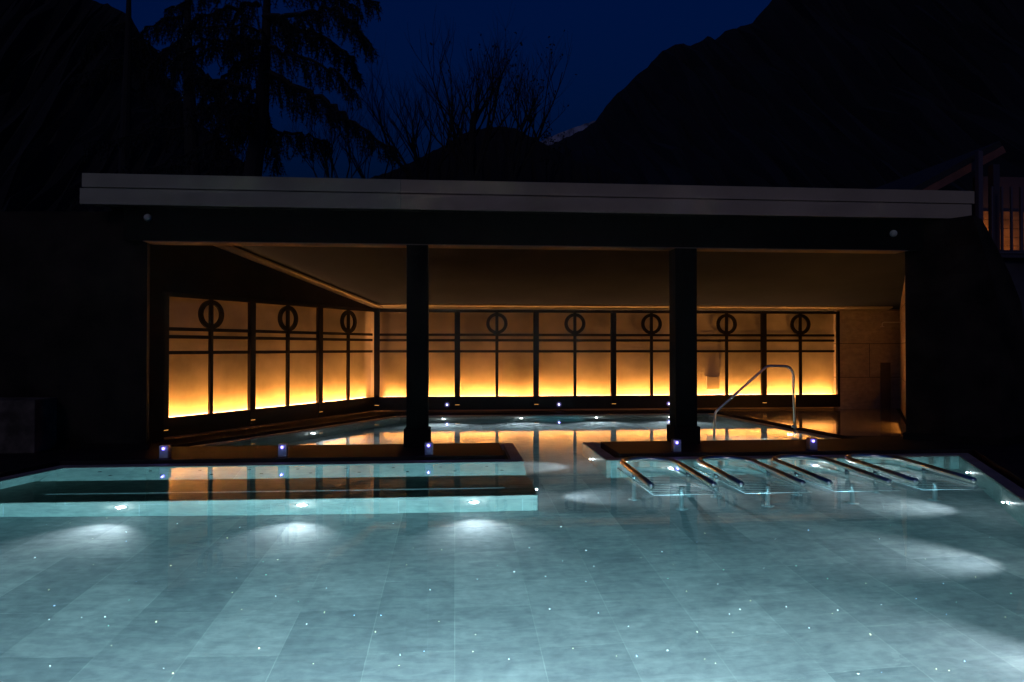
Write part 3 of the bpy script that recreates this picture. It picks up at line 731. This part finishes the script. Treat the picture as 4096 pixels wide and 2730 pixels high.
# ------------------------------------------------------------ trees
def bare_tree(label, base, height, lean, seed, spread=.5, thick=.12, levels=5, leaves=0, stems=1):
    rr = random.Random(seed)
    t = thing('bare_tree', base, label, 'tree', 'leafless trees behind the pavilion')
    trunk = bmesh.new(); twigs = bmesh.new(); lv = bmesh.new()
    def grow(p, d, L, r, lev):
        pts = [p]; rad = [r]; n_ = 4
        dd = d.copy()
        for i in range(n_):
            dd = (dd+Vector((rr.uniform(-1, 1), rr.uniform(-1, 1), rr.uniform(-.3, .9)))*.16).normalized()
            pts.append(pts[-1]+dd*L/n_); rad.append(r*(1-.45*(i+1)/n_))
        tube(trunk if lev < 2 else twigs, pts, r, 5 if lev < 2 else 3, False, rad)
        if lev >= levels:
            if leaves and rr.random() < leaves*.35:
                for _ in range(rr.randint(1, 3)):
                    c = pts[-1]+Vector((rr.uniform(-1, 1), rr.uniform(-1, 1), rr.uniform(-1, 1)))*.08
                    a = Vector((rr.uniform(-1, 1), rr.uniform(-1, 1), rr.uniform(-1, 1))).normalized()*.06; b = a.orthogonal().normalized()*.05
                    lv.faces.new([lv.verts.new(c+v) for v in (a, b, -a, -b)])
            return
        for i in range(rr.choice([3, 4, 4]) if lev else 6):
            k = rr.choice([2, 3, 4, 4]) if lev else rr.choice([2, 3, 4])
            o_ = Vector((rr.uniform(-1, 1), rr.uniform(-1, 1), rr.uniform(-.1, .8)))
            nd = (dd*1.0+o_*spread*1.6+Vector((0, 0, .25))).normalized()
            grow(pts[k], nd, L*rr.uniform(.55, .8), rad[k]*.68, lev+1)
    if stems == 1: grow(Vector((0, 0, 0)), Vector(lean).normalized(), height*.36, thick, 0)
    else:
        tube(trunk, [(0, 0, -.3), (0, 0, .1)], thick, 8)
        for q in range(stems):
            az = 2*math.pi*q/stems+rr.uniform(-.3, .3); sp = rr.uniform(.15, .6)
            d0 = Vector((math.cos(az)*sp, math.sin(az)*sp*.6, 1))+Vector((lean[0], lean[1], 0))
            grow(Vector((0, 0, 0)), d0.normalized(), height*rr.uniform(.3, .42), thick*.5, 1)
    link_mesh('trunk', trunk, M['bark'], t); link_mesh('branches', twigs, M['bark'], t)
    if leaves: link_mesh('dry_leaves', lv, M['leafd'], t)
    else: lv.free()
    return t
def gp(px, Y, y=700): p = at(px, y, Y); return (p.x, Y, p.z-1.2)
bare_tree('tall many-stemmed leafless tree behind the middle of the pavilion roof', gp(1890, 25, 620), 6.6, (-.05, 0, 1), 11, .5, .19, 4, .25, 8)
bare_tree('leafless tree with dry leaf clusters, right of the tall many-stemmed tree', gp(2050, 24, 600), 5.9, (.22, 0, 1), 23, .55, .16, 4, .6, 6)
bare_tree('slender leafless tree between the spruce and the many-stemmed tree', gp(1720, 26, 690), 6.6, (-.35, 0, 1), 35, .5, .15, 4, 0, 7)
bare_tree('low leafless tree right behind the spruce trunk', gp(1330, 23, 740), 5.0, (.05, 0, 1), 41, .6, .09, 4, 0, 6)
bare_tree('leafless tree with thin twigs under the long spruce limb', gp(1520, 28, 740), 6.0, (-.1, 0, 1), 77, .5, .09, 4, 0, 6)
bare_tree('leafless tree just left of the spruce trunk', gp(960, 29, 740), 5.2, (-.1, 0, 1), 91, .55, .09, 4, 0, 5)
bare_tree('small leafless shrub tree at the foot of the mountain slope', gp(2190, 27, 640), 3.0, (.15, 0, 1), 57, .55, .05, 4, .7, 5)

def spruce(label, Y, path, top_h, limbs, rnd, seed, droop=1.0):
    rr = random.Random(seed)
    pts = [at(x, y, Y) for x, y in path]
    t = thing('spruce_tree', (pts[0].x, Y, 0), label, 'tree')
    d = (pts[-1]-pts[-2]).normalized(); top = pts[-1]+d*top_h
    allp = [Vector((pts[0].x-.1, Y, 0))]+pts+[top]
    n_ = len(allp); rad = [.34*(1-.85*i/(n_-1)) for i in range(n_)]
    br = bmesh.new(); tube(br, allp, .3, 10, True, rad); nd = bmesh.new()
    def blade(p, q, w_):
        u = (q-p); s = u.cross(Vector((rr.uniform(-1, 1), rr.uniform(-1, 1), .2))).normalized()*w_
        nd.faces.new([nd.verts.new(v) for v in (p-s*.5, p+s*.5, q+s*.15, q-s*.15)])
    def twig(p, L, side):
        dirv = (Vector((rr.uniform(-.5, .5), rr.uniform(-.5, .5), -1*droop))+side*.7).normalized()
        n2 = max(3, int(L/.10)); c = p
        for i in range(n2):
            dirv = (dirv+Vector((rr.uniform(-.2, .2), rr.uniform(-.2, .2), -.1))).normalized()
            q_ = c+dirv*(L/n2)
            blade(c, q_+dirv*.03, .04)
            for _ in range(3):
                a = (dirv*.6+Vector((rr.uniform(-1, 1), rr.uniform(-1, 1), rr.uniform(-.6, .4)))).normalized()
                blade(c, c+a*rr.uniform(.08, .16), .026)
            c = q_
    def limb(P_, r, dens=1.0):
        # smooth path
        out = []
        for i in range(len(P_)-1):
            for k in range(6): out.append(P_[i].lerp(P_[i+1], k/6)+Vector((rr.uniform(-.08, .08), rr.uniform(-.1, .1), rr.uniform(-.08, .08))))
        out.append(P_[-1]); m_ = len(out)
        tube(br, out, r, 5, False, [r*(1-.8*i/(m_-1)) for i in range(m_)])
        for i in range(2, m_):
            f = i/(m_-1); dirl = (out[i]-out[i-1]).normalized(); side = dirl.cross(Vector((0, 0, 1)))
            for k in range(int(9*dens)):
                L = rr.uniform(.35, 1.25)*(1.1-.5*f)
                p = out[i-1].lerp(out[i], rr.random())
                twig(p, L, side*rr.choice([-1, 1])*rr.random()+dirl*.5)
    for pl in limbs:
        P_ = [at(x, y, Y+dy) for x, y, dy in pl[1:]]; limb(P_, .09*pl[0], pl[0])
    for k in range(rnd):
        z0 = rr.uniform(4.5, top.z-1)
        # point on trunk
        i = max(j for j in range(n_-1) if allp[j].z <= z0); f = (z0-allp[i].z)/(allp[i+1].z-allp[i].z)
        p = allp[i].lerp(allp[i+1], f); az = rr.uniform(0, 2*math.pi)
        L = 4.6*(1-z0/(top.z+3))+.8
        h = Vector((math.cos(az), math.sin(az), 0))
        limb([p, p+h*L*.35+Vector((0, 0, -.05*L)), p+h*L*.7+Vector((0, 0, -.24*L)), p+h*L+Vector((0, 0, -.34*L))], .05, .55)
    local(link_mesh('trunk', br, M['bark']), t); local(link_mesh('needles', nd, M['needle']), t)
    return t
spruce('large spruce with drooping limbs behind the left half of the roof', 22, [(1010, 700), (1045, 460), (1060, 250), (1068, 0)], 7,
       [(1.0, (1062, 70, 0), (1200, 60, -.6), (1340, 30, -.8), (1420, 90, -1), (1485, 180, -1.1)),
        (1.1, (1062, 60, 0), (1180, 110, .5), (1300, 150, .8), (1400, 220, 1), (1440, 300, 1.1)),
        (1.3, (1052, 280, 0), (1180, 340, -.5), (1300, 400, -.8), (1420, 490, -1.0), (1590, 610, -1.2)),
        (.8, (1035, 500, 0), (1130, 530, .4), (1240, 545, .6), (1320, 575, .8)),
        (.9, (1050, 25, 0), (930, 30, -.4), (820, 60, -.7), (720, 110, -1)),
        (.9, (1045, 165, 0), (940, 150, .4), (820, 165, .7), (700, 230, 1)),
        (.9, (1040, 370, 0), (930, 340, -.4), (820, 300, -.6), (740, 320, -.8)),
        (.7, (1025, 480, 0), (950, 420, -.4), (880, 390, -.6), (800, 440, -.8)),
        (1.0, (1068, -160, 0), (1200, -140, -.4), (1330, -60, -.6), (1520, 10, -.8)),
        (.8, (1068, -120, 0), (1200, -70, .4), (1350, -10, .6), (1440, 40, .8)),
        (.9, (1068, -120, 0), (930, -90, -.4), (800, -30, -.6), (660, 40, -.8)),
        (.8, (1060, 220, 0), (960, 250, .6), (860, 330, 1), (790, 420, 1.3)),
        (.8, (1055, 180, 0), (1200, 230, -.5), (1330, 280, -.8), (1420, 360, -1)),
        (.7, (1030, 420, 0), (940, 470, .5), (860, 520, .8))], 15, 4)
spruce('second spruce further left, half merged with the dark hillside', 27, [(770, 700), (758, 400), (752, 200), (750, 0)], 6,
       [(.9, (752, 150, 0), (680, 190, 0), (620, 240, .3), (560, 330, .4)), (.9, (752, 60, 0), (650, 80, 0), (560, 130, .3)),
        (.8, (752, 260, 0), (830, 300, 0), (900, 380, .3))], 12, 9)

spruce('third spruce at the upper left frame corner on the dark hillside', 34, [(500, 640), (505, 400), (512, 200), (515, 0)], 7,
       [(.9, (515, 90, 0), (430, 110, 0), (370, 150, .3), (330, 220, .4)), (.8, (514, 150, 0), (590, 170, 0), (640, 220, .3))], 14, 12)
